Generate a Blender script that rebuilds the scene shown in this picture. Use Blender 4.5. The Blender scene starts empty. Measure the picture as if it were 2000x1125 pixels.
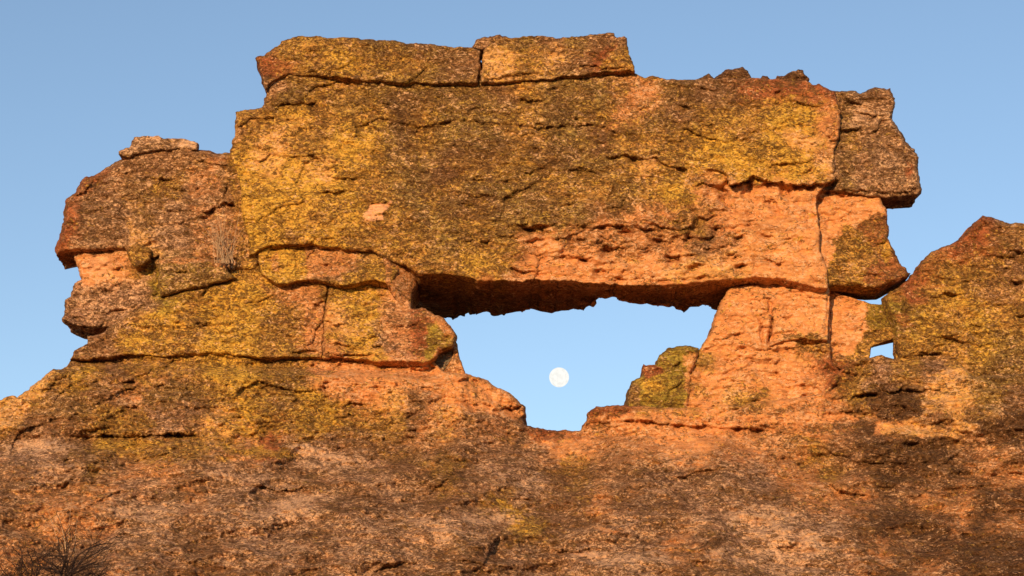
import bpy, math, random
import numpy as np

# ------------------------------------------------------------------ camera, sky, sun
SC = bpy.context.scene
COL = SC.collection
PITCH = math.radians(17.0)
F = 4102.0                       # focal length in photo pixels (hfov about 27.4 degrees)
CAM = np.array([0.0, 0.0, 1.7])
cd = bpy.data.cameras.new("camera"); cam = bpy.data.objects.new("camera", cd); COL.objects.link(cam)
cam.location = CAM; cam.rotation_euler = (math.pi / 2 + PITCH, 0, 0)
cd.sensor_width = 36.0; cd.lens = 36.0 * F / 2000.0; cd.clip_end = 20000.0
SC.camera = cam
SUN_EL, SUN_AZ = math.radians(9.0), math.radians(-17.0)   # azimuth measured from straight behind the camera, negative = left
sx, sy, sz = math.sin(SUN_AZ) * math.cos(SUN_EL), -math.cos(SUN_AZ) * math.cos(SUN_EL), math.sin(SUN_EL)
w = bpy.data.worlds.new("World"); SC.world = w; w.use_nodes = True
nt = w.node_tree; nt.nodes.clear()
sky = nt.nodes.new("ShaderNodeTexSky"); sky.sky_type = 'NISHITA'; sky.sun_disc = False
sky.sun_elevation = SUN_EL; sky.sun_rotation = math.atan2(sx, sy)
sky.altitude = 600; sky.air_density = 1.0; sky.dust_density = 0.0; sky.ozone_density = 3.0
tint = nt.nodes.new("ShaderNodeMix"); tint.data_type = 'RGBA'; tint.blend_type = 'MULTIPLY'
tint.inputs[0].default_value = 1.0; tint.inputs[7].default_value = (1.38, 1.07, .91, 1)
bg = nt.nodes.new("ShaderNodeBackground"); bg.inputs[1].default_value = 0.15
wo = nt.nodes.new("ShaderNodeOutputWorld")
nt.links.new(sky.outputs[0], tint.inputs[6]); nt.links.new(tint.outputs[2], bg.inputs[0]); nt.links.new(bg.outputs[0], wo.inputs[0])
sd = bpy.data.lights.new("sun", 'SUN'); sd.energy = 3.5; sd.angle = math.radians(0.5); sd.color = (1.0, 0.70, 0.37)
so = bpy.data.objects.new("sun", sd); COL.objects.link(so)
from mathutils import Vector
so.rotation_euler = Vector((sx, sy, sz)).to_track_quat('Z', 'Y').to_euler()
SC.view_settings.view_transform = 'Standard'; SC.view_settings.look = 'None'
SC.view_settings.gamma = 1.0; SC.view_settings.exposure = 0.6
SC.render.engine = 'CYCLES'
SC.cycles.max_bounces = 5; SC.cycles.diffuse_bounces = 3

def at(u, v, D):
    """photo pixel at world depth D (metres along +Y) -> world point"""
    u = np.asarray(u, float); v = np.asarray(v, float); D = np.asarray(D, float)
    a = (u - 1000.0) / F; b = (562.5 - v) / F
    dy = math.cos(PITCH) - b * math.sin(PITCH); dz = math.sin(PITCH) + b * math.cos(PITCH)
    s = D / dy
    return np.stack([a * s, D + 0 * u, CAM[2] + dz * s], -1)

# ------------------------------------------------------------------ noise
_r = np.random.RandomState(7); PERM = _r.permutation(4096)
_ang = _r.rand(4096) * 2 * np.pi; GX, GY = np.cos(_ang), np.sin(_ang)
def perlin(x, y, seed=0):
    xi = np.floor(x).astype(int); yi = np.floor(y).astype(int); xf = x - xi; yf = y - yi
    def g(ix, iy, fx, fy):
        h = PERM[(PERM[(ix + seed * 131) & 4095] + iy) & 4095]
        return GX[h] * fx + GY[h] * fy
    sx_ = xf * xf * xf * (xf * (xf * 6 - 15) + 10); sy_ = yf * yf * yf * (yf * (yf * 6 - 15) + 10)
    a = g(xi, yi, xf, yf); b = g(xi + 1, yi, xf - 1, yf); c = g(xi, yi + 1, xf, yf - 1); d = g(xi + 1, yi + 1, xf - 1, yf - 1)
    return ((a + (b - a) * sx_) + ((c + (d - c) * sx_) - (a + (b - a) * sx_)) * sy_) * 1.5
def fbm(u, v, su, sv, octv=4, seed=0, gain=0.5):
    x, y = u / su, v / sv; a, t, n = 1.0, 0.0, 0.0
    for k in range(octv):
        t = t + a * perlin(x + 17.3 * k, y + 5.7 * k, seed + k); n += a; a *= gain; x = x * 2.03; y = y * 2.03
    return t / n * 1.4
def sstep(a, b, x):
    t = np.clip((x - a) / (b - a), 0, 1); return t * t * (3 - 2 * t)

# ------------------------------------------------------------------ polygon distance
def poly_sdf(px, py, poly):
    P = np.array(poly, float); d2 = np.full(px.shape, 1e18); ins = np.zeros(px.shape, bool)
    for i in range(len(P)):
        ax, ay = P[i]; bx, by = P[(i + 1) % len(P)]
        ex, ey = bx - ax, by - ay; L = ex * ex + ey * ey + 1e-9
        t = np.clip(((px - ax) * ex + (py - ay) * ey) / L, 0, 1)
        dx, dy = px - (ax + t * ex), py - (ay + t * ey); d2 = np.minimum(d2, dx * dx + dy * dy)
        if ay != by:
            c = ((ay > py) != (by > py)) & (px < (bx - ax) * (py - ay) / (by - ay) + ax); ins ^= c
    d = np.sqrt(d2); return np.where(ins, -d, d)

# ------------------------------------------------------------------ bedding ledges and cracks, in rock coordinates
# (points, depth in metres, fade length below the lip; 0 = a narrow slot)
LEDGES = [
 ([(778,236),(802,246),(817,249),(853,241),(883,235),(923,233),(941,240),(956,238),(1030,244),(1051,249),(1112,243),(1157,243),(1187,250),(1208,259),(1236,259)], .09, 22),
 ([(820,249),(814,262),(815,276)], .07, 0),
 ([(495,314),(530,302),(575,305),(611,302),(636,309),(666,316)], .10, 22),
 ([(636,341),(660,347),(687,347),(711,342)], .09, 16),
 ([(584,320),(596,318),(606,321),(618,322),(626,320)], .06, 10),
 ([(668,274),(680,279),(695,281)], .13, 12),
 ([(524,205),(557,203),(599,200),(626,197)], .13, 20),
 ([(620,147),(654,150),(678,152),(700,155)], .08, 12), ([(575,140),(587,144),(611,137),(654,135)], .08, 12),
 ([(1006,335),(1033,335),(1051,330),(1075,323)], .10, 18), ([(1109,332),(1142,332),(1157,333),(1172,339),(1186,332)], .12, 20),
 ([(1178,312),(1184,306),(1226,303),(1263,312),(1279,306),(1302,323),(1323,326),(1353,326)], .14, 26),
 ([(1232,294),(1246,306),(1262,309)], .07, 14),
 ([(1368,327),(1396,333),(1420,342),(1427,357)], .16, 22), ([(1347,366),(1368,356),(1399,363),(1426,360)], .14, 20),
 ([(1416,342),(1427,360),(1442,357),(1474,343),(1506,354),(1536,358),(1580,362),(1612,357),(1640,350)], .38, 70),
 ([(1341,242),(1371,244),(1402,244)], .07, 10), ([(1435,270),(1470,269)], .08, 8), ([(1494,201),(1527,200)], .06, 10),
 ([(1530,243),(1581,239)], .06, 10), ([(1530,269),(1587,269)], .06, 8), ([(1512,260),(1527,248)], .05, 0),
 ([(1557,339),(1575,333),(1593,325)], .10, 14), ([(1597,252),(1610,262),(1624,274)], .05, 0),
 ([(1475,225),(1490,245),(1497,260)], .05, 0), ([(1420,198),(1430,203),(1438,199)], .08, 10), ([(1434,162),(1436,172),(1432,180)], .07, 0),
 ([(1006,212),(1033,209)], .06, 12), ([(991,199),(1030,195),(1066,194)], .06, 12), ([(1117,222),(1125,228),(1132,229)], .10, 10),
 ([(1202,354),(1225,355),(1248,348)], .07, 14), ([(1245,355),(1258,366)], .05, 10),
 ([(1000,420),(1027,411)], .08, 16), ([(1178,391),(1187,403),(1212,403),(1222,382),(1230,361)], .07, 16),
 ([(1018,441),(1054,443),(1063,449),(1088,452)], .10, 22),
 ([(1079,464),(1106,462),(1130,452),(1163,444),(1187,438),(1218,436),(1242,440),(1260,446)], .18, 45),
 ([(1266,431),(1287,440),(1314,447),(1339,446),(1352,437),(1358,420)], .20, 45),
 ([(1021,496),(1057,494),(1091,488),(1110,486)], .09, 20), ([(1088,499),(1142,498)], .08, 14), ([(1133,485),(1169,479),(1212,485)], .09, 16),
 ([(1181,503),(1206,497),(1263,499)], .09, 18), ([(1000,536),(1033,527),(1045,535),(1082,532),(1091,538),(1145,538),(1178,544),(1212,542),(1242,549)], .09, 12),
 ([(1260,545),(1302,547),(1348,541),(1402,541)], .08, 10), ([(1284,521),(1302,511),(1323,506),(1357,514),(1387,505)], .10, 20),
 ([(1257,473),(1287,479),(1305,477),(1320,483)], .10, 18), ([(1405,488),(1435,494)], .08, 14), ([(1429,520),(1460,521)], .09, 14),
 ([(1351,476),(1378,474)], .09, 14), ([(1385,458),(1408,431),(1438,413)], .07, 16), ([(1290,462),(1340,466),(1385,440),(1400,425)], .08, 16),
 ([(1345,462),(1336,476),(1326,503),(1323,521),(1322,558)], .08, 0), ([(1475,510),(1475,491),(1476,458),(1496,447)], .04, 0),
 ([(1300,491),(1318,488),(1330,494)], .08, 12), ([(1100,470),(1150,465),(1180,470)], .06, 12),
 ([(1560,395),(1566,420),(1556,470),(1570,500)], .03, 0), ([(1500,540),(1530,535),(1560,540)], .05, 12),
 ([(625,448),(637,436),(655,425)], .07, 12), ([(676,451),(707,455)], .06, 12), ([(794,423),(813,431),(832,442)], .10, 18),
 ([(764,437),(782,439),(796,424)], .07, 12), ([(927,481),(940,482),(961,479)], .08, 12), ([(525,463),(560,468),(586,464),(605,458)], .07, 14),
 ([(520,476),(570,477),(612,470),(618,460)], .09, 16), ([(704,425),(725,432),(751,431)], .05, 10), ([(720,402),(742,395),(768,396)], .10, 12),
 ([(860,320),(900,330),(935,322)], .05, 14), ([(880,395),(930,400),(950,392)], .05, 14), ([(720,300),(745,292)], .05, 10),
 ([(1011,100),(1050,96)], .05, 10), ([(1155,103),(1175,107),(1205,90)], .07, 12), ([(1105,140),(1130,128),(1160,127),(1190,133),(1225,131)], .10, 14),
 ([(963,118),(1010,120)], .04, 8), ([(1660,250),(1700,256),(1740,250)], .06, 14), ([(1665,214),(1700,226),(1742,222)], .09, 16), ([(1680,183),(1688,196),(1690,214)], .05, 0),
 ([(1765,309),(1785,306),(1793,310)], .08, 12), ([(1640,330),(1690,345),(1745,338)], .05, 14), ([(1633,366),(1690,372),(1750,375),(1796,368)], .08, 12),
 ([(1632,470),(1640,455),(1650,448)], .04, 0), ([(1710,480),(1722,476),(1734,465)], .09, 14), ([(1640,548),(1680,554),(1700,548),(1725,550)], .06, 10),
 ([(1508,590),(1511,627),(1505,660),(1503,674)], .16, 0), ([(1503,674),(1527,666),(1548,662),(1572,660),(1590,650)], .13, 16),
 ([(1593,680),(1609,687),(1624,684)], .10, 12), ([(1469,578),(1472,603),(1478,618),(1488,640),(1490,670)], .09, 0), ([(1423,679),(1460,678)], .05, 8),
 ([(1548,662),(1590,676),(1593,690)], .07, 12), ([(1616,566),(1617,620),(1618,660)], .06, 0), ([(1600,626),(1606,640),(1612,632)], .07, 10),
 ([(1684,642),(1708,644),(1738,641)], .09, 10), ([(1500,700),(1512,706),(1520,715)], .05, 10), ([(1400,735),(1420,742),(1440,737)], .04, 12),
 ([(1375,780),(1420,776),(1450,770)], .06, 12), ([(1310,782),(1325,778),(1332,785)], .12, 10),
 ([(1808,582),(1847,576),(1890,573)], .12, 16), ([(1820,645),(1862,662),(1900,675),(1944,671)], .09, 16), ([(1784,695),(1814,689),(1847,690),(1871,686)], .14, 16),
 ([(1871,686),(1875,701)], .10, 0), ([(1729,595),(1738,622),(1748,653)], .08, 0), ([(1975,482),(1990,492),(2010,496)], .20, 16), ([(1972,543),(1985,549),(2000,549)], .22, 14),
 ([(1905,600),(1940,590),(1975,600)], .08, 20), ([(1780,610),(1800,625),(1830,640)], .06, 12), ([(1840,510),(1870,515),(1900,505)], .06, 16),
 ([(148,378),(153,383),(160,387)], .06, 10), ([(314,347),(325,351),(340,350)], .16, 10), ([(447,363),(438,387),(420,403)], .10, 0),
 ([(393,415),(420,404),(440,394),(456,398),(470,420)], .24, 22), ([(302,442),(345,434),(393,424),(420,419)], .08, 18), ([(130,484),(142,486),(181,489),(242,486)], .10, 12),
 ([(200,420),(240,424),(290,418)], .05, 14), ([(180,380),(230,384),(280,372)], .05, 14), ([(200,340),(260,335),(310,340)], .05, 14), ([(428,298),(430,312)], .06, 0),
 ([(294,499),(303,502),(312,500)], .35, 9), ([(122,624),(140,633),(165,637),(195,634),(215,628)], .22, 14), ([(504,489),(540,485),(580,483),(612,476),(650,484),(692,490)], .07, 7),
 ([(514,542),(543,556),(580,549),(615,546),(649,553),(673,558),(722,547),(762,553)], .10, 7), ([(1503,585),(1505,600),(1508,627),(1502,660),(1499,676)], .14, 0), ([(1616,575),(1615,610),(1614,650)], .16, 0),
 ([(1410,620),(1440,616),(1465,622)], .08, 12), ([(1395,650),(1430,652),(1470,646)], .07, 10), ([(1640,600),(1680,604),(1700,600)], .06, 10), ([(1625,640),(1660,645),(1690,640)], .06, 10),
 ([(1400,705),(1450,698),(1500,702)], .08, 14), ([(1440,730),(1490,722),(1530,730)], .09, 16), ([(1380,760),(1430,752),(1470,758)], .08, 14), ([(1520,760),(1560,750),(1600,756)], .08, 14),
 ([(1000,565),(1050,560),(1110,566)], .04, 8), ([(160,600),(200,610),(240,602),(280,590)], .06, 16), ([(170,562),(220,566),(270,556)], .05, 14), ([(135,612),(170,622),(215,620)], .10, 16),
 ([(328,622),(345,628),(358,625)], .08, 10), ([(415,597),(430,602),(440,598)], .07, 12), ([(470,650),(485,655)], .07, 10), ([(450,675),(480,678)], .07, 10),
 ([(204,665),(225,676),(245,682)], .07, 12), ([(540,575),(560,590),(556,597)], .06, 14), ([(719,676),(737,673),(750,668)], .07, 12), ([(560,690),(600,683),(650,690),(700,693),(760,690),(800,700)], .12, 10),
 ([(682,585),(720,590),(745,582)], .05, 12), ([(578,482),(580,540)], .04, 0), ([(655,492),(660,530),(657,545)], .05, 0),
 ([(700,560),(740,575),(770,580)], .06, 14), ([(620,480),(660,487),(700,492)], .06, 10),
 ([(287,759),(320,752),(358,757)], .12, 20), ([(149,852),(200,848),(270,850),(330,846),(405,850)], .22, 26), ([(389,801),(398,815),(405,825)], .14, 14),
 ([(663,787),(706,787),(730,793)], .10, 16), ([(905,790),(938,787),(969,792),(996,796),(1023,793)], .16, 16), ([(840,763),(870,765)], .10, 12),
 ([(790,815),(812,803),(825,795)], .10, 16), ([(1160,823),(1212,821),(1272,824),(1340,830),(1423,836),(1500,838)], .20, 34),
 ([(1357,799),(1393,794),(1429,797),(1459,797)], .12, 14), ([(1608,779),(1664,774),(1721,764),(1778,760),(1815,760),(1846,759)], .20, 16), ([(1612,772),(1625,755),(1642,738)], .12, 16),
 ([(1575,776),(1590,779)], .12, 10), ([(510,862),(550,858),(600,864)], .14, 20), ([(600,868),(660,872),(700,868)], .12, 18), ([(960,890),(1000,888),(1050,893)], .1, 18),
 ([(1030,870),(1060,900)], .05, 0), ([(760,920),(830,950),(900,965)], .12, 24), ([(1150,870),(1200,872)], .1, 16), ([(1140,1015),(1180,1020),(1220,1026)], .18, 16),
 ([(1000,1080),(1050,1078),(1100,1068)], .16, 18), ([(560,1060),(620,1052),(680,1060)], .14, 18), ([(1820,740),(1860,748),(1900,742)], .08, 14),
 ([(1400,880),(1480,895),(1560,890)], .1, 20), ([(1820,960),(1880,950),(1960,945)], .18, 24), ([(1700,1010),(1760,1000)], .14, 16), ([(1780,1118),(1820,1115),(1850,1118)], .2, 14),
 ([(1540,965),(1620,970),(1700,962)], .12, 18), ([(200,990),(260,980),(330,985)], .1, 18), ([(60,1000),(110,1003)], .12, 14), ([(400,900),(470,905)], .1, 18), ([(210,915),(225,922)], .2, 12),
 ([(235,940),(330,925),(420,930)], .1, 20), ([(820,1020),(900,1035),(960,1030)], .14, 18), ([(1250,900),(1340,905),(1400,915)], .1, 20),
]
_rl = random.Random(21)
def auto_ledges(n, box, L, dep, fade, tilt=.12):
    for _ in range(n):
        x, y = _rl.uniform(box[0], box[2]), _rl.uniform(box[1], box[3]); le = _rl.uniform(*L); an = _rl.gauss(0, tilt); pts = []
        for k in range(5):
            pts.append((x + le * k / 4 * math.cos(an), y + le * k / 4 * math.sin(an) + _rl.gauss(0, le * .035)))
        LEDGES.append((pts, _rl.uniform(*dep), _rl.uniform(*fade)))
auto_ledges(260, (460, 150, 1640, 560), (14, 60), (.03, .09), (7, 16))
auto_ledges(110, (980, 430, 1480, 550), (25, 90), (.05, .13), (8, 18), .08)
auto_ledges(90, (120, 290, 450, 640), (14, 60), (.03, .09), (7, 16))
auto_ledges(110, (160, 560, 880, 840), (14, 60), (.03, .10), (7, 16))
auto_ledges(150, (1230, 570, 1990, 830), (14, 60), (.03, .09), (7, 14))
auto_ledges(80, (1600, 180, 1990, 560), (14, 50), (.03, .08), (7, 14))
auto_ledges(160, (-60, 800, 2000, 1150), (15, 80), (.03, .09), (6, 14), .14)
LEDGES = [(p, d * (.55 if p[0][1] > 865 else 1.), f) for p, d, f in LEDGES]
def ledge_offset(u, v):
    off = np.zeros(u.shape)
    wu = u + 5 * fbm(u, v, 22, 22, 3, 60); wv = v + 5 * fbm(u, v, 18, 18, 3, 61)
    for pts, dep, fade in LEDGES:
        P = np.array(pts, float); R = max(10, fade * 3.2)
        m = (u > P[:, 0].min() - R) & (u < P[:, 0].max() + R) & (v > P[:, 1].min() - 16) & (v < P[:, 1].max() + R)
        if not m.any(): continue
        x, y = wu[m], wv[m]; best = np.full(x.shape, 1e9); sgn = np.zeros(x.shape); endt = np.zeros(x.shape)
        tot = np.hypot(*(P[1:] - P[:-1]).T).sum(); acc = 0.0
        for i in range(len(P) - 1):
            ax, ay = P[i]; ex, ey = P[i + 1] - P[i]; L = math.hypot(ex, ey)
            traw = ((x - ax) * ex + (y - ay) * ey) / (L * L); t = np.clip(traw, 0, 1)
            dx, dy = x - ax - t * ex, y - ay - t * ey; d = np.hypot(dx, dy)
            b = d < best; best = np.where(b, d, best); sgn = np.where(b, dy if abs(ex) >= 1 else dx, sgn)
            endt = np.where(b, acc + traw * L, endt); acc += L
        if fade == 0:
            o = dep * np.exp(-(best / 2.3) ** 2) * sstep(-4, 5, endt) * sstep(-4, 5, tot - endt)
        else:
            e = min(22, tot * 0.3)
            taper = sstep(-e * .25, e, endt) * sstep(-e * .25, e, tot - endt)
            below = np.where(sgn > 0, np.exp(-best / (fade * 0.8)) * sstep(0, 2.0, best), 0.0)
            lip = np.where(sgn <= 0, -0.28 * np.exp(-best / 7.0), 0.0)
            o = dep * (below + lip) * taper
        off[m] += o * np.clip(.75 + 1.3 * perlin(x / 26, y / 26, 71), .5, 1.8)
    return off

def chips(u, v, su, sv, seed):
    """planar fracture facets with small steps between them (-1..1)"""
    x = (u + 9 * fbm(u, v, 40, 30, 3, seed + 1)) / su; y = (v + 6 * fbm(u, v, 40, 30, 3, seed + 2)) / sv
    y = y + .35 * np.sin(x * 1.3 + seed); xi, yi = np.floor(x).astype(int), np.floor(y).astype(int)
    best = np.full(x.shape, 9.); h = np.zeros(x.shape)
    for dx in (-1, 0, 1):
        for dy in (-1, 0, 1):
            cx, cy = xi + dx, yi + dy; k = PERM[(PERM[(cx + seed * 57) & 4095] + cy) & 4095]; k2 = PERM[(k + 911) & 4095]; k3 = PERM[(k + 2003) & 4095]; k4 = PERM[(k + 3011) & 4095]
            ox, oy = x - cx - k / 4096., y - cy - k2 / 4096.; d = ox * ox + oy * oy; m = d < best
            best = np.where(m, d, best)
            h = np.where(m, (k3 / 2048. - 1) * .55 + ox * (k4 / 2048. - 1) * .8 + oy * (.25 + .5 * k / 4096.), h)
    return h
def relief(u, v, seed, amp=1.0, bed=1.0, micro=1.0):
    """metres towards the camera"""
    r = 0.15 * fbm(u, v, 230, 160, 2, seed) + 0.022 * fbm(u, v, 60, 34, 4, seed + 3)
    m1 = .35 + .65 * sstep(-.2, .3, fbm(u, v, 160, 110, 2, seed + 5)); m2 = .2 + .8 * sstep(-.1, .35, fbm(u, v, 110, 80, 2, seed + 6))
    r = r + .085 * m1 * chips(u, v, 120, 62, seed) + .040 * m2 * chips(u, v, 46, 21, seed + 31) + .014 * chips(u, v, 17, 9, seed + 61)
    for (su, sv, per, a, k) in ((130, 60, 31.0, .055, 11), (60, 30, 14.0, .030, 12), (30, 16, 7.5, .010, 13)):
        ph = v / per + 1.5 * fbm(u, v, su, sv, 4, seed + k) + u / 900.0
        fr = ph - np.floor(ph); saw = np.where(fr < .86, (fr / .86) ** 2, 1 - (fr - .86) / .14)
        m = sstep(0, .5, fbm(u, v, 75, 38, 3, seed + k + 7))
        r = r + bed * a * saw * m
    r = r + micro * (0.016 * fbm(u, v, 13, 8, 3, seed + 21) + 0.008 * fbm(u, v, 6, 4, 2, seed + 25)) + (micro - 1) * .014 * chips(u, v, 24, 9, seed + 83)
    return r * amp

# ------------------------------------------------------------------ rock colours (albedo) on a 0.5 m grid
PAL = {  # albedo rgb, (dark speckle, pale speckle, yellow speckle)
 'Y': ((.510,.282,.044),(.44,.12,.60)), 'y': ((.375,.196,.050),(.56,.18,.48)), 'K': ((.250,.158,.048),(.62,.34,.34)),
 'B': ((.245,.122,.058),(.50,.32,.08)), 'O': ((.615,.258,.092),(.10,.28,.04)), 'o': ((.47,.200,.074),(.34,.30,.10)),
 'P': ((.315,.175,.108),(.52,.58,.03)), 'R': ((.30,.095,.036),(.42,.10,.10)), 'G': ((.26,.180,.030),(.42,.08,.25)),
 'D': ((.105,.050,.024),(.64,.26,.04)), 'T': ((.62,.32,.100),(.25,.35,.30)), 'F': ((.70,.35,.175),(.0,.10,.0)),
 'N': ((.250,.142,.078),(.52,.42,.14)), 'L': ((.50,.31,.205),(.18,.75,.0)), 'g': ((.15,.125,.09),(.35,.25,.0)), 'U': ((.24,.085,.030),(.40,.10,.0)),  # g and U hold shade in their colour
}
GRID = [
 "..........KyyyKKBKyyKBKB................",
 "..........KyyyKKBKyyKBKB................",
 "..........RyyYyyyKBTyTBRyyBBBBBBB.......",
 "..........BKyyKKKKKByKKKooKBBRRRRBBB....",
 "....PPBB.yyYyyTDKKKKyKKyoKByyyYYoPBB....",
 "....PPBBByTTyYTKKKKKKKKByyyYYyYTRyBB....",
 "..RRBBByoYTTTYTKKBKyKKKKyTyYYYYYTPPBB...",
 "..RBPyyPoYYYYYTKKKKKKyyyKyYoOOOOBOOB....",
 "..RBPyPPBYYYyYTyKKKKKKKoooyyooOOOOOR....",
 "..RBBTPPBYYyYyyyyKyKoOoooooBoyTOOyyRoRRyB",
 "..OOOyGGBYYYBBYyyyYyoOOOTOOTTOOOyyRRyyyB",
 "..PPPPGyYYYoyYYoooooooooooooOOOOOOGRyYyy",
 "..PPPyYyYYyyoTYPRooooooooOOOOOOOOOGGYyYy",
 "..BByYyyYYyyoYYPRGoooooooGGGOOOyoyyyyyYK",
 ".yyYByyyYYyyoOOOOOOooooooGyOOOOORyPyPTKK",
 "TTBBBoBByYyKYoOTBOOOoRRRRyyOTyOOoyDDTTKB",
 "yBByyyPBTYyyYyyyoTPPBRooOOOOOooooDOTBTDD",
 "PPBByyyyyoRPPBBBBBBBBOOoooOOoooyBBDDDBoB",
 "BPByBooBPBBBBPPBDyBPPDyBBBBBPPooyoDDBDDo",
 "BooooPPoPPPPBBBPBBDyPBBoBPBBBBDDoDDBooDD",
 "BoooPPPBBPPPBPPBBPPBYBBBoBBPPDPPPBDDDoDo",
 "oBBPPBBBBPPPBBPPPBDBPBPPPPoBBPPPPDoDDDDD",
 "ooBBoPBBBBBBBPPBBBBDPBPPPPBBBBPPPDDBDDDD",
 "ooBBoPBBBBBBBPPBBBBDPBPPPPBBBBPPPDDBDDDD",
]
NR = len(GRID)
def fill_grid():
    g = [list(r.ljust(40, '.')[:40]) for r in GRID]
    for j, i, c in ((4, 14, 'y'), (5, 11, 'y'), (5, 14, 'Y'), (6, 11, 'Y'), (6, 14, 'y'), (7, 14, 'y'), (8, 14, 'y'), (5, 32, 'o'), (5, 16, 'y'), (6, 18, 'y'), (4, 16, 'y'),
                    (7, 17, 'y'), (8, 18, 'y'), (9, 19, 'y'), (18, 16, 'B'), (18, 21, 'B'), (19, 18, 'B'), (20, 29, 'P'), (19, 30, 'B'), (19, 31, 'o'), (21, 18, 'B'), (22, 19, 'B'), (18, 26, 'P'), (19, 27, 'P'), (20, 14, 'P'), (20, 24, 'P'), (21, 6, 'P'), (20, 8, 'P'), (18, 10, 'P'), (21, 13, 'P'), (22, 11, 'P'), (22, 14, 'P'), (18, 33, 'B'), (19, 33, 'o'), (20, 33, 'B'), (21, 33, 'B'), (22, 33, 'o'), (17, 33, 'B'), (19, 34, 'B'), (21, 35, 'B'), (20, 32, 'P'), (22, 36, 'o'), (18, 38, 'o'), (5, 20, 'y'), (6, 21, 'y'), (4, 15, 'K')): g[j][i] = c
    for it in range(40):
        ch = False; g2 = [r[:] for r in g]
        for j in range(NR):
            for i in range(40):
                if g[j][i] == '.':
                    for dj, di in ((0, -1), (0, 1), (-1, 0), (1, 0)):
                        a, b = j + dj, i + di
                        if 0 <= a < NR and 0 <= b < 40 and g[a][b] != '.': g2[j][i] = g[a][b]; ch = True; break
        g = g2
        if not ch: break
    return g
GG = fill_grid()
GC = np.array([[PAL[c][0] + PAL[c][1] for c in r] for r in GG], float)   # NR x 40 x 6
def field(u, v):
    out = 0
    for (a1, a2, s, wt, sharp) in ((34, 20, 101, .4, 1.0), (42, 36, 131, .6, 1.6)):
        x = u + a1 * fbm(u, v, 90, 60, 3, s) + a2 * fbm(u, v, 30, 19, 4, s + 5, .65)
        y = v + a1 * .8 * fbm(u, v, 90, 60, 3, s + 9) + a2 * .8 * fbm(u, v, 30, 19, 4, s + 13, .65)
        gx = np.clip(x / 50 - .5, 0, 38.999); gy = np.clip(y / 50 - .5, 0, NR - 1.001)
        i, j = gx.astype(int), gy.astype(int); fx, fy = gx - i, gy - j
        fx = sstep(.5 - .5 / sharp, .5 + .5 / sharp, fx)[:, None]; fy = sstep(.5 - .5 / sharp, .5 + .5 / sharp, fy)[:, None]
        out = out + wt * ((GC[j, i] * (1 - fx) + GC[j, i + 1] * fx) * (1 - fy) + (GC[j + 1, i] * (1 - fx) + GC[j + 1, i + 1] * fx) * fy)
    return out
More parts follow.
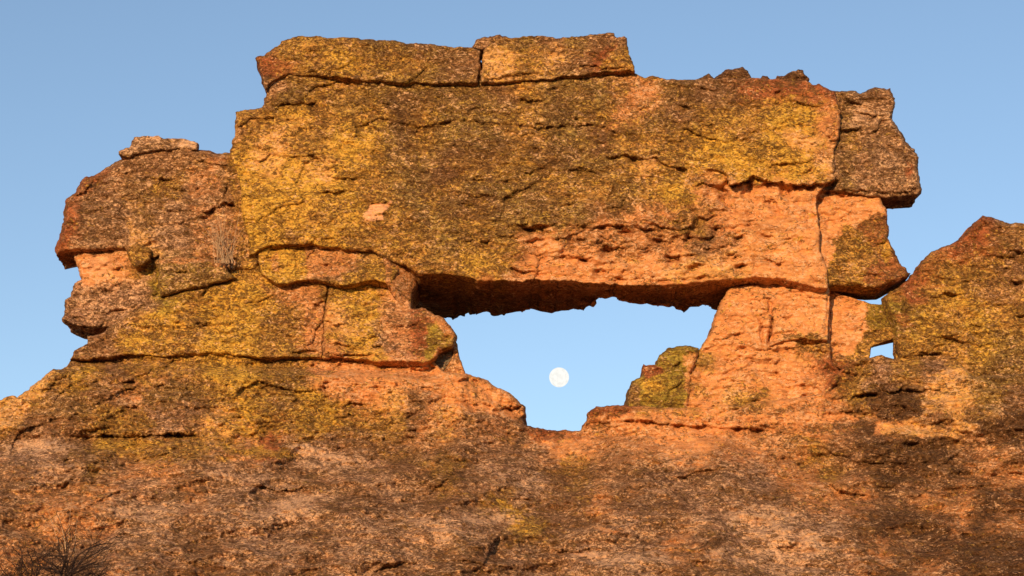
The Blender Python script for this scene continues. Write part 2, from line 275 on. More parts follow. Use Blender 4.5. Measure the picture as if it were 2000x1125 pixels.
# own patches of single blocks: (block key, polygon, letter, feather px, strength)
PATCH = [
 ('lintel', [(704,425),(722,399),(767,395),(752,411),(749,431),(731,433)], 'F', 2, 1.0),
 ('lintel', [(462,300),(474,310),(500,400),(516,480),(495,500),(470,420),(450,330)], 'Y', 8, .9),
 ('lintel', [(758,175),(795,175),(800,240),(815,290),(780,300),(765,250)], 'D', 14, .5),
 ('lintel', [(1375,372),(1595,372),(1616,470),(1616,566),(1470,545),(1440,470),(1400,420)], 'O', 12, .75),
 ('lintel', [(1180,575),(1010,552),(1040,500),(1130,500),(1300,520),(1460,500),(1460,545),(1320,560)], 'O', 16, .75),
 ('lintel', [(1290,520),(1330,510),(1460,520),(1465,540),(1300,550)], 'T', 10, .6),
 ('lintel', [(1040,455),(1090,455),(1080,480),(1060,490),(1040,480)], 'O', 8, .8),
 ('lintel', [(1430,155),(1640,170),(1640,205),(1560,185),(1440,176)], 'R', 10, .45),
 ('lintel', [(1380,385),(1430,400),(1400,440),(1300,430),(1330,400)], 'o', 14, .6),
 ('capright', [(1150,128),(1172,104),(1205,86),(1195,105),(1170,132)], 'R', 5, .9),
 ('capright', [(1170,134),(1195,103),(1228,92),(1232,128),(1200,132)], 'y', 5, .9),
 ('capright', [(940,108),(975,95),(1010,98),(1015,140),(975,158),(940,158)], 'T', 10, .7),
 ('capleft', [(500,112),(530,118),(580,122),(575,145),(515,150)], 'R', 10, .7),
 ('capleft', [(855,95),(940,97),(934,162),(850,160)], 'B', 12, .6),
 ('endblock', [(1580,150),(1820,150),(1820,420),(1580,420)], 'N', 4, .9), ('endblock', [(1640,200),(1740,210),(1745,235),(1650,245)], 'L', 12, .3), ('endblock', [(1690,170),(1750,170),(1750,215),(1695,215)], 'B', 6, .9),
 ('endblock', [(1655,255),(1680,260),(1680,300),(1655,300)], 'y', 8, .8), ('endblock', [(1770,315),(1785,330),(1782,350),(1770,350)], 'R', 5, .9),
 ('endblock', [(1636,180),(1668,180),(1668,395),(1636,395)], 'K', 12, .5),
 ('corner', [(1590,380),(1730,380),(1730,415),(1650,444),(1632,470),(1617,530),(1600,500)], 'O', 6, 1.),
 ('corner', [(1648,444),(1723,416),(1737,470),(1778,540),(1700,575),(1612,575),(1617,520),(1632,470)], 'y', 8, 1.),
 ('corner', [(1665,440),(1726,414),(1737,440),(1740,480),(1715,500),(1700,470)], 'R', 8, .7),
 ('corner', [(1690,520),(1745,490),(1780,540),(1720,570),(1690,550)], 'R', 8, .8),
 ('corner', [(1716,475),(1732,470),(1745,500),(1728,510)], 'Y', 4, .7),
 ('midblock', [(1600,570),(1695,570),(1700,600),(1690,645),(1670,690),(1600,700)], 'O', 5, 1.),
 ('midblock', [(1692,585),(1735,585),(1748,640),(1708,646),(1694,640)], 'G', 5, .85),
 ('midblock', [(1690,645),(1750,640),(1750,680),(1700,690),(1670,690)], 'y', 5, 1.),
 ('rightrock', [(1725,570),(1765,575),(1770,640),(1745,660)], 'G', 8, .8), ('rightrock', [(1780,535),(1850,480),(1920,420),(1935,440),(1860,500),(1800,560),(1745,590),(1730,580)], 'R', 8, .5),
 ('rightrock', [(1880,560),(1960,530),(2010,520),(2010,600),(1900,590)], 'B', 14, .5), ('rightrock', [(1920,430),(2010,430),(2010,500),(1950,480)], 'B', 16, .6),
 ('rightrock', [(1740,610),(1770,612),(1790,640),(1760,640)], 'R', 6, .8), ('rightrock', [(2000,440),(2200,440),(2200,800),(2000,800)], 'y', 20, .8),
 ('pillar', [(1404,565),(1600,560),(1618,640),(1590,650),(1520,660),(1440,690),(1370,690)], 'O', 6, 1.), ('pillar', [(1530,660),(1600,650),(1630,680),(1600,700)], 'y', 8, .6),
 ('olive', [(1220,680),(1400,670),(1400,800),(1220,800)], 'G', 4, 1.), ('olive', [(1248,712),(1290,712),(1296,728),(1260,742)], 'R', 4, 1.),
 ('olive', [(1224,750),(1250,745),(1250,795),(1224,795)], 'B', 8, .6), ('olive', [(1256,742),(1300,738),(1300,770),(1262,772)], 'Y', 8, .7), ('olive', [(1340,690),(1400,690),(1400,800),(1340,800)], 'O', 8, .8),
 ('boulder', [(105,520),(105,440),(140,360),(200,320),(215,335),(175,370),(150,410),(135,470),(150,520)], 'R', 8, .6),
 ('boulder', [(150,380),(300,330),(420,310),(480,300),(500,520),(300,520),(150,490)], 'N', 20, .6), ('boulder', [(220,290),(390,285),(380,340),(240,345)], 'B', 12, .7),
 ('boulder', [(370,400),(470,405),(480,520),(380,520)], 'o', 14, .6), ('boulder', [(300,345),(370,340),(350,385),(300,390)], 'y', 10, .7), ('boulder', [(248,430),(275,450),(320,500),(300,510),(255,470)], 'T', 8, .7),
 ('boulder', [(365,325),(430,325),(430,380),(370,385)], 'o', 12, .6), ('boulder', [(440,300),(520,300),(520,520),(455,520),(470,440),(450,380)], 'y', 8, .6),
 ('slab', [(200,250),(400,250),(400,310),(200,310)], 'N', 2, 1.), ('slab', [(230,300),(265,266),(315,262),(310,275),(280,285),(250,300)], 'L', 4, .45), ('slab', [(355,272),(387,278),(387,292),(350,284)], 'L', 4, .8),
 ('orangeblock', [(150,505),(240,500),(250,540),(180,560),(150,540)], 'O', 10, .9), ('orangeblock', [(120,570),(240,560),(300,590),(200,640),(130,635)], 'P', 12, .7), ('orangeblock', [(170,500),(225,505),(215,545),(175,540)], 'F', 8, .5),
 ('round', [(240,470),(305,470),(305,530),(240,530)], 'y', 2, 1.), ('wedge', [(300,500),(480,500),(480,590),(300,590)], 'K', 2, .8), ('wedge', [(310,502),(430,502),(450,525),(400,515),(312,514)], 'o', 4, .9),
 ('course', [(596,470),(705,480),(690,530),(600,548)], 'o', 5, .9), ('course', [(500,480),(596,480),(596,556),(500,556)], 'Y', 5, .9), ('course', [(528,500),(545,495),(545,530),(530,530)], 'o', 4, .6),
 ('facet', [(740,490),(830,490),(830,610),(740,610)], 'o', 2, 1.),
 ('yellowblock', [(150,660),(215,640),(230,690),(150,710)], 'B', 8, .8), ('yellowblock', [(455,500),(510,500),(515,560),(455,550)], 'y', 6, .7), ('yellowblock', [(500,558),(632,560),(625,600),(560,595)], 'o', 8, .8), ('yellowblock', [(590,585),(640,590),(640,695),(600,690)], 'o', 8, .8),
 ('ledgeblock', [(797,600),(834,610),(834,700),(800,690)], 'R', 9, .75), ('ledgeblock', [(836,630),(862,630),(868,660),(840,705),(828,700)], 'G', 4, 1.), ('ledgeblock', [(740,560),(800,600),(800,690),(745,660)], 'o', 9, .7), ('ledgeblock', [(800,600),(880,615),(895,660),(870,650),(840,620)], 'o', 6, .9),
 ('ledgeblock', [(765,555),(800,570),(800,600),(760,590)], 'F', 5, .6),
 ('chock', [(840,670),(890,670),(890,730),(840,730)], 'g', 2, 1.), ('chockside', [(860,670),(920,670),(920,740),(860,740)], 'o', 2, 1.),  # chock grey: shadow of the overhanging block painted in
 ('topstone', [(1300,100),(1600,100),(1600,170),(1300,170)], 'D', 2, .7), ('lump', [(900,60),(1010,60),(1010,100),(900,100)], 'B', 2, .9),
 ('slope', [(600,700),(860,715),(1000,765),(1028,815),(900,800),(850,760),(700,750)], 'O', 14, .75), ('slope', [(1150,795),(1240,795),(1215,815),(1150,820)], 'R', 6, .85),
 ('slope', [(1165,812),(1430,815),(1600,800),(1680,815),(1600,828),(1430,832),(1165,822)], 'O', 5, .85), ('slope', [(1030,842),(1140,842),(1130,860),(1040,862)], 'R', 6, .7), ('slope', [(1050,862),(1130,855),(1120,900),(1080,890)], 'O', 8, .6),
 ('slope', [(1700,780),(1800,778),(1800,815),(1720,822)], 'D', 5, 1.), ('slope', [(1715,828),(1880,832),(1870,855),(1720,845)], 'T', 3, .7), ('slope', [(1825,805),(1860,808),(1860,840),(1828,838)], 'B', 4, .9),
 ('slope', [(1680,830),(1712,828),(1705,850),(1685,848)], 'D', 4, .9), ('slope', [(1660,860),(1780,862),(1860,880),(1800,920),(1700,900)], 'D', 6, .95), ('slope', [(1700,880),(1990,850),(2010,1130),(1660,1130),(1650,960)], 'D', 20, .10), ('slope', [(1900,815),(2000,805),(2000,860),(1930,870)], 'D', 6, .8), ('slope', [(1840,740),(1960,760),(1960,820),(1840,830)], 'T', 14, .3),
 ('slope', [(1450,1010),(1600,1000),(1650,1060),(1640,1125),(1450,1125)], 'L', 30, .12), ('slope', [(20,740),(110,715),(60,800),(0,860),(-20,800)], 'T', 8, .8), ('slope', [(540,870),(600,870),(700,895),(600,892)], 'L', 6, .6),
 ('slope', [(968,975),(985,975),(1030,1010),(1020,1025),(985,1010)], 'Y', 5, .9), ('slope', [(1160,1030),(1210,1036),(1200,1046),(1170,1040)], 'O', 4, .8), ('slope', [(1130,1080),(1170,1080),(1165,1090),(1135,1090)], 'F', 3, .9),
 ('slope', [(505,850),(535,845),(532,870),(508,870)], 'R', 4, .9), ('slope', [(440,880),(500,872),(590,885),(570,900),(470,892)], 'Y', 6, .6), ('slope', [(180,860),(300,862),(280,880),(190,875)], 'Y', 6, .7),
 ('slope', [(880,800),(1010,830),(1000,870),(860,850)], 'o', 14, .5), ('slope', [(790,770),(835,780),(830,830),(790,860),(800,810)], 'B', 8, .7),
]

for _x, _y, _a, _b, _l, _s in ((270,1000,75,13,'L',.45), (545,1000,95,16,'L',.5), (610,972,60,10,'L',.45), (960,1012,60,14,'L',.5), (825,1022,70,12,'L',.45), (890,1050,50,22,'L',.4), (1490,1020,70,34,'L',.5),
        (1450,1085,80,18,'L',.4), (1565,1065,70,26,'L',.5), (1250,1098,90,14,'L',.4), (75,872,75,16,'L',.5), (120,915,50,12,'L',.4), (650,905,80,12,'L',.35), (1040,940,40,14,'L',.4), (1180,1085,70,10,'L',.4), (470,935,70,9,'L',.35),
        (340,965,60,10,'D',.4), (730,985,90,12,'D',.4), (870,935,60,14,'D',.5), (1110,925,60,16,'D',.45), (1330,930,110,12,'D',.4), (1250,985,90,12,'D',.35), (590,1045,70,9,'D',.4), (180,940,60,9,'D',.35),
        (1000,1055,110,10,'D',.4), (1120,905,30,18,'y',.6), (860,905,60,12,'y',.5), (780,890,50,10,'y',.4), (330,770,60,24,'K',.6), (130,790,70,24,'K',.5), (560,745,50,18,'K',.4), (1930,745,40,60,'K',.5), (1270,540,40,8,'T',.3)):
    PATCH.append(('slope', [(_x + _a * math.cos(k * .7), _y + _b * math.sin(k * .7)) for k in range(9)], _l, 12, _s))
for _x, _y, _a, _b, _l, _s in ((930,300,70,34,'D',.5), (1085,310,50,24,'D',.5), (1092,215,24,34,'D',.5), (790,215,34,30,'D',.6), (850,190,60,16,'D',.45), (920,400,70,34,'D',.45), (1010,270,50,22,'D',.35), (1340,195,34,36,'D',.4),
        (840,350,50,26,'D',.4), (1180,405,46,26,'D',.4), (1060,385,50,24,'D',.35), (1225,255,40,16,'D',.3), (680,205,40,18,'K',.5), (1560,225,50,18,'Y',.5), (880,480,50,20,'K',.5), (960,510,44,14,'Y',.5)):
    PATCH.append(('lintel', [(_x + _a * math.cos(k * .7), _y + _b * math.sin(k * .7)) for k in range(9)], _l, 14, _s))
# ------------------------------------------------------------------ materials
def mk(name):
    m = bpy.data.materials.new(name); m.use_nodes = True; t = m.node_tree; b = t.nodes["Principled BSDF"]
    b.inputs["Specular IOR Level"].default_value = 0.15; b.inputs["Roughness"].default_value = 0.95
    return m, t, b
def rock_material():
    m, t, b = mk("sandstone_with_lichen"); N, Lk = t.nodes, t.links
    def node(k, **kw):
        n = N.new(k)
        for a, c in kw.items(): setattr(n, a, c)
        return n
    co = node("ShaderNodeTexCoord"); mp = node("ShaderNodeMapping"); mp.inputs["Scale"].default_value = (1, 1, 1.6)
    Lk.new(co.outputs["Object"], mp.inputs[0])
    def noise(scale, det=4, rough=.6, dist=0, off=0):
        n = node("ShaderNodeTexNoise"); n.inputs["Scale"].default_value = scale; n.inputs["Detail"].default_value = det
        n.inputs["Roughness"].default_value = rough; n.inputs["Distortion"].default_value = dist
        if off:
            ad = node("ShaderNodeVectorMath", operation='ADD'); ad.inputs[1].default_value = (off, off * 1.7, off * .6)
            Lk.new(mp.outputs[0], ad.inputs[0]); Lk.new(ad.outputs[0], n.inputs["Vector"])
        else: Lk.new(mp.outputs[0], n.inputs["Vector"])
        return n.outputs[0]
    def math_(op, a, c):
        n = node("ShaderNodeMath", operation=op)
        for k, x in enumerate((a, c)):
            if isinstance(x, (int, float)): n.inputs[k].default_value = x
            else: Lk.new(x, n.inputs[k])
        return n.outputs[0]
    def smooth(x, a, c):
        n = node("ShaderNodeMapRange", interpolation_type='SMOOTHSTEP'); n.inputs[1].default_value = a; n.inputs[2].default_value = c
        Lk.new(x, n.inputs[0]); return n.outputs[0]
    def mix(fac, a, c, blend='MIX'):
        n = node("ShaderNodeMix", data_type='RGBA', blend_type=blend)
        if isinstance(fac, (int, float)): n.inputs[0].default_value = fac
        else: Lk.new(fac, n.inputs[0])
        for k, x in ((6, a), (7, c)):
            if isinstance(x, tuple): n.inputs[k].default_value = x + (1,)
            else: Lk.new(x, n.inputs[k])
        return n.outputs[2]
    colr = node("ShaderNodeAttribute"); colr.attribute_name = "rock_colour"
    spk = node("ShaderNodeAttribute"); spk.attribute_name = "lichen"
    sep = node("ShaderNodeSeparateColor"); Lk.new(spk.outputs["Color"], sep.inputs[0])
    clump = noise(2.0, 5, .62, .6, 3.1)
    clump2 = noise(1.7, 5, .62, .8, 41.0); fine = noise(24, 3, .6, .8, 17.0)
    def speck(n, dens, k=.30, soft=.024, cl=None):
        # covered where noise + density passes a threshold; clumps modulate the density
        s = math_('ADD', math_('MULTIPLY', math_('SUBTRACT', dens, .5), k), math_('ADD', math_('MULTIPLY', math_('SUBTRACT', cl or clump, .5), .55), math_('MULTIPLY', math_('SUBTRACT', fine, .5), .35)))
        return smooth(math_('ADD', n, s), .5 + .0 - soft, .5 + soft)
    nd = noise(7.6, 3, .56, 1.6, 0); npale = noise(8.6, 3, .56, 1.5, 11.3); ny = noise(7, 3, .56, 1.6, 23.9)
    base = colr.outputs["Color"]
    hv = noise(4.5, 8, .74, .6, 7.7)
    val = math_('ADD', math_('MULTIPLY', hv, 1.7), .15)
    vv = node("ShaderNodeCombineColor"); [Lk.new(val, vv.inputs[k]) for k in range(3)]
    base = mix(1.0, base, vv.outputs[0], 'MULTIPLY')
    hue = smooth(noise(1.7, 4, .6, .5, 31.0), .38, .66)
    base = mix(math_('MULTIPLY', hue, .22), base, mix(1.0, base, (1.15, .84, .66), 'MULTIPLY'))
    mp2 = node("ShaderNodeMapping"); mp2.inputs["Scale"].default_value = (.8, .8, 7.0); Lk.new(co.outputs["Object"], mp2.inputs[0])
    bn = node("ShaderNodeTexNoise"); bn.inputs["Scale"].default_value = 1.6; bn.inputs["Detail"].default_value = 6; bn.inputs["Roughness"].default_value = .68; bn.inputs["Distortion"].default_value = .5
    Lk.new(mp2.outputs[0], bn.inputs["Vector"])
    base = mix(math_('MULTIPLY', smooth(bn.outputs[0], .42, .66), .62), base, mix(1.0, base, (.62, .52, .48), 'MULTIPLY'))
    mp3 = node("ShaderNodeMapping"); mp3.inputs["Scale"].default_value = (1.3, 1.3, .22); Lk.new(co.outputs["Object"], mp3.inputs[0])
    vs_ = node("ShaderNodeTexNoise"); vs_.inputs["Scale"].default_value = 1.9; vs_.inputs["Detail"].default_value = 5; vs_.inputs["Roughness"].default_value = .6
    Lk.new(mp3.outputs[0], vs_.inputs["Vector"])
    base = mix(math_('MULTIPLY', smooth(vs_.outputs[0], .50, .66), math_('MULTIPLY', sep.outputs[0], .8)), base, mix(1.0, base, (.55, .50, .48), 'MULTIPLY'))
    c1 = mix(math_('MULTIPLY', speck(ny, sep.outputs[2], .36), .70), base, (.53, .308, .048))
    c2 = mix(math_('MULTIPLY', speck(npale, sep.outputs[1], .36, .024, clump2), .72), c1, (.66, .375, .20))
    c3 = mix(math_('MULTIPLY', speck(nd, sep.outputs[0], .32), .82), c2, (.095, .042, .014))
    # crinkled lichen: thin raised bright lines and thin dark gaps
    def lines(n, w0, w1):
        ab = node("ShaderNodeMath", operation='ABSOLUTE'); Lk.new(math_('SUBTRACT', n, .5), ab.inputs[0])
        return math_('SUBTRACT', 1.0, smooth(ab.outputs[0], w0, w1))
    nw, ng = noise(5.6, 2, .5, 1.3, 51.0), noise(4.8, 3, .55, 1.3, 63.0)
    cover = math_('MINIMUM', math_('ADD', math_('MULTIPLY', sep.outputs[0], 1.45), -.03), .85)
    wl = math_('MULTIPLY', lines(nw, .022, .075), cover); gl = math_('MULTIPLY', lines(ng, .014, .060), cover)
    c3 = mix(math_('MULTIPLY', wl, .75), c3, mix(1.0, mix(.45, c3, base), (1.75, 1.65, 1.5), 'MULTIPLY'))
    c3 = mix(math_('MULTIPLY', gl, .95), c3, mix(1.0, c3, (.34, .26, .20), 'MULTIPLY'))
    grain = noise(55, 2, .6, 0, 5.0)
    gv = math_('ADD', math_('MULTIPLY', grain, .6), .86)
    g3 = node("ShaderNodeCombineColor"); [Lk.new(gv, g3.inputs[k]) for k in range(3)]
    c4 = mix(1.0, c3, g3.outputs[0], 'MULTIPLY')
    Lk.new(c4, b.inputs["Base Color"])
    h = math_('ADD', math_('MULTIPLY', noise(11, 6, .68, 1.2, 2.0), 1.0), math_('ADD', math_('MULTIPLY', nd, -.25), math_('MULTIPLY', math_('SUBTRACT', wl, gl), .22)))
    bp = node("ShaderNodeBump"); bp.inputs["Strength"].default_value = .9; bp.inputs["Distance"].default_value = .055
    Lk.new(h, bp.inputs["Height"]); Lk.new(bp.outputs[0], b.inputs["Normal"])
    return m
ROCK = rock_material()
def plain(name, c, rough=.9, var=.3, scale=20):
    m, t, b = mk(name); n = t.nodes.new("ShaderNodeTexNoise"); n.inputs["Scale"].default_value = scale
    r = t.nodes.new("ShaderNodeValToRGB"); r.color_ramp.elements[0].color = tuple(x * (1 - var) for x in c) + (1,)
    r.color_ramp.elements[1].color = tuple(min(1, x * (1 + var)) for x in c) + (1,)
    r.color_ramp.elements[0].position = .35; r.color_ramp.elements[1].position = .65
    t.links.new(n.outputs[0], r.inputs[0]); t.links.new(r.outputs[0], b.inputs["Base Color"]); b.inputs["Roughness"].default_value = rough
    return m

# ------------------------------------------------------------------ mesh writer
def write_mesh(name, V, quads, cols=None, spk=None, mat=None, smooth=True, tris=None):
    me = bpy.data.meshes.new(name); nq = len(quads); ntr = 0 if tris is None else len(tris)
    me.vertices.add(len(V)); me.vertices.foreach_set("co", np.ascontiguousarray(V, dtype=np.float32).ravel())
    li = np.asarray(quads, dtype=np.int32).ravel()
    starts = np.arange(nq) * 4
    if ntr: li = np.concatenate([li, np.asarray(tris, np.int32).ravel()]); starts = np.concatenate([starts, nq * 4 + np.arange(ntr) * 3])
    me.loops.add(len(li)); me.loops.foreach_set("vertex_index", li)
    me.polygons.add(len(starts)); me.polygons.foreach_set("loop_start", starts.astype(np.int32))
    me.update(calc_edges=True); me.validate()
    me.polygons.foreach_set("use_smooth", np.full(len(me.polygons), smooth))
    for nm, arr in (("rock_colour", cols), ("lichen", spk)):
        if arr is not None and len(me.vertices) == len(arr):
            a = me.color_attributes.new(nm, 'FLOAT_COLOR', 'POINT')
            a.data.foreach_set("color", np.concatenate([arr, np.ones((len(arr), 1))], 1).astype(np.float32).ravel())
    if mat: me.materials.append(mat)
    o = bpy.data.objects.new(name, me); COL.objects.link(o)
    return o
def tag(o, label=None, cat=None, group=None, kind=None):
    if label: o['label'] = label
    if cat: o['category'] = cat
    if group: o['group'] = group
    if kind: o['kind'] = kind
    return o

STEP = 2.0
def block(name, key, poly, D0, T=1.6, seed=1, tu=0., tv=0., rnd=12, rdep=.12, amp=1., bed=1., jag=3.2, depth=None, back=True,
          stretch=None, wallmix=.55, step=None, crown=0., wall_noise=.05, micro=1.0):
    """a rock with outline `poly` (photo px), its face at world depth D0, really T metres thick behind that outline"""
    S = step or STEP
    P = np.array(poly, float); lo, hi = P.min(0) - 8, P.max(0) + 8
    us = np.arange(lo[0], hi[0], S); vs = np.arange(lo[1], hi[1], S); U, Vv = np.meshgrid(us, vs); shp = U.shape
    def sdf(x, y):
        wx = x + jag * fbm(x, y, 26, 20, 3, 41) + .35 * jag * fbm(x, y, 8, 6, 2, 43)
        wy = y + jag * fbm(x, y, 26, 20, 3, 45) + .35 * jag * fbm(x, y, 8, 6, 2, 47)
        return poly_sdf(wx, wy, poly)
    d = sdf(U.ravel(), Vv.ravel()).reshape(shp); inside = d < 0
    c = inside[:-1, :-1] | inside[1:, :-1] | inside[:-1, 1:] | inside[1:, 1:]
    used = np.zeros(shp, bool)
    for a in (slice(0, -1), slice(1, None)):
        for b_ in (slice(0, -1), slice(1, None)): used[a, b_] |= c
    idx = -np.ones(shp, int); idx[used] = np.arange(used.sum())
    u, v = U[used].copy(), Vv[used].copy(); dd = d[used].copy()
    out = dd > 0
    for _ in range(3):
        x, y = u[out], v[out]
        if not len(x): break
        e = .6; d0 = sdf(x, y); gx = (sdf(x + e, y) - d0) / e; gy = (sdf(x, y + e) - d0) / e
        g2 = np.maximum(gx * gx + gy * gy, .35); st = np.clip(d0, -3, 3)
        u[out] = x - st * gx / g2; v[out] = y - st * gy / g2
    dd = np.where(out, 0, -dd)
    jj, ii = np.nonzero(c)
    faces = np.stack([idx[jj, ii], idx[jj + 1, ii], idx[jj + 1, ii + 1], idx[jj, ii + 1]], 1)
    # front depth
    rnd *= .42; rdep *= .85
    cx, cy = (lo + hi) / 2
    t = np.clip(dd / rnd, 0, 1); rd = rdep * (1 - np.sqrt(np.clip(1 - (1 - t) ** 2, 0, 1)))
    big = np.clip(dd / max(rnd * 4.5, 1), 0, 1); rd = rd - crown * sstep(0, 1, big)
    D = (D0 if depth is None else depth(u, v)) + tu * (u - cx) / 100. + tv * (v - cy) / 100. + rd
    fade = .35 + .65 * sstep(0, 10, dd)
    D = D - relief(u, v, seed, amp, bed, micro) * fade + ledge_offset(u, v) * (.5 + .5 * sstep(0, 6, dd))
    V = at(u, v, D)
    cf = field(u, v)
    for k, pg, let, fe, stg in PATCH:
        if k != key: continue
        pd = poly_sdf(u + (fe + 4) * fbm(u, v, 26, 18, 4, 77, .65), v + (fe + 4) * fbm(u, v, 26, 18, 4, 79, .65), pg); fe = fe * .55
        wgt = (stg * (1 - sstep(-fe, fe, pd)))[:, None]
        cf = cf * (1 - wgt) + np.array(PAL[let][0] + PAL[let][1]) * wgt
    # side walls, straight back along +Y
    E = np.concatenate([faces[:, [0, 1]], faces[:, [1, 2]], faces[:, [2, 3]], faces[:, [3, 0]]])
    key_ = np.sort(E, 1); kk = key_[:, 0] * (len(u) + 1) + key_[:, 1]
    un, inv, cnt = np.unique(kk, return_inverse=True, return_counts=True); be = E[cnt[inv] == 1]
    bv = np.unique(be); bm = -np.ones(len(u), int); bm[bv] = np.arange(len(bv))
    TT = T(u[bv], v[bv]) if callable(T) else np.full(len(bv), float(T))
    Vs, Cs, quads = [V], [cf], [faces]; prev = bv; n = len(u); yb = V[bv]
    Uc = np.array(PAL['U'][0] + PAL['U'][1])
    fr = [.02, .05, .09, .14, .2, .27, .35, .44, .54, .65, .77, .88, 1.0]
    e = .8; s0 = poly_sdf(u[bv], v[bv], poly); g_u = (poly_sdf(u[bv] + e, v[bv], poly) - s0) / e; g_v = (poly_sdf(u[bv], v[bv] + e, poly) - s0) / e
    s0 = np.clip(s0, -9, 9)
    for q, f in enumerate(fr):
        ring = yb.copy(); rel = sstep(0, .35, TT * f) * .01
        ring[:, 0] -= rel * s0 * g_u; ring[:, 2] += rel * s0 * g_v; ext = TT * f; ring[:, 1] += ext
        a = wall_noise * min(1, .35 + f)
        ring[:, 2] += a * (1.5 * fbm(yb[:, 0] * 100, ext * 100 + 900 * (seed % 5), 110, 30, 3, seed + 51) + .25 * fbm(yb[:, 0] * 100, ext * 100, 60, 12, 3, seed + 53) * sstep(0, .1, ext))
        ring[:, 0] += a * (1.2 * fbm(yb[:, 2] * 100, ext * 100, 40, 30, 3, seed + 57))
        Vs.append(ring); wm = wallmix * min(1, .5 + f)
        Cs.append(cf[bv] * (1 - wm) + Uc * wm)  # walls turn darker going back: underside shade mixed into their colour
        cur = n + np.arange(len(bv)); n += len(bv)
        a0, a1 = (be[:, 0], be[:, 1]) if q == 0 else (pm[bm[be[:, 0]]], pm[bm[be[:, 1]]])
        b0, b1 = cur[bm[be[:, 0]]], cur[bm[be[:, 1]]]
        quads.append(np.stack([a1, a0, b0, b1], 1)); pm = cur
    if back:
        Db = V[:, 1].copy(); Vb = V.copy()
        # a rough back face: same outline, pushed back by the thickness
        Tm = T(u, v) if callable(T) else float(T)
        Vb[:, 1] += Tm; Vb[bv] = Vs[-1]
        Vs.append(Vb); Cs.append(cf); quads.append(faces[:, ::-1] + n)
        # stitch: last ring equals the border of the back face
    V = np.concatenate(Vs); C = np.concatenate(Cs); Q = np.concatenate(quads)
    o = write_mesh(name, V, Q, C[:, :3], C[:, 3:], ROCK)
    return o

# ------------------------------------------------------------------ the rock blocks
LF = np.array([(800,540),(817,538),(882,538),(933,547),(1009,550),(1045,547),(1121,550),(1181,556),(1257,558),(1320,558),(1408,548),(1471,544),(1529,548),(1600,564),(1640,566)], float)
LS = np.array([(800,612),(876,617),(891,611),(918,605),(948,602),(976,609),(1000,606),(1039,600),(1080,602),(1118,601),(1142,597),(1163,588),(1181,577),(1201,573),(1208,577),(1218,583),(1242,588),(1263,588),(1284,594),(1317,595),(1348,601),(1363,597),(1387,594),(1404,594),(1440,598),(1640,610)], float)
def lintel_T(u, v):
    f = np.interp(u, LF[:, 0], LF[:, 1]); s = np.interp(u, LS[:, 0], LS[:, 1])
    low = sstep(470, 520, v)
    return low * np.clip((s - f) / 24.5, .4, 3.5) + (1 - low) * 2.2
o = block("rock_lintel", 'lintel', [(462,218),(459,236),(459,264),(450,291),(450,309),(460,330),(471,366),(472,424),(484,460),(490,481),(486,498),(497,498),(517,482),(560,480),(607,476),(631,482),(692,489),(725,492),(757,507),(790,519),(817,536),(882,538),(933,547),(1009,550),(1045,547),(1121,550),(1181,556),(1257,558),(1320,558),(1408,548),(1471,544),(1529,548),(1581,560),(1616,566),(1617,526),(1611,508),(1601,492),(1601,462),(1596,420),(1594,385),(1612,360),(1631,351),(1631,324),(1628,293),(1639,269),(1642,221),(1634,191),(1630,179),(1618,174),(1599,163),(1587,165),(1575,159),(1515,154),(1465,152),(1390,153),(1302,156),(1275,149),(1260,152),(1238,143),(1226,140),(1200,125),(1100,130),(900,135),(620,130),(545,145),(532,158),(523,173),(518,190),(513,209),(480,215)],
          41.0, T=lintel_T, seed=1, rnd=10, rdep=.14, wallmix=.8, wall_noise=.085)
tag(o, "huge lichen-covered sandstone lintel slab spanning the window opening above the moon", "rock slab")
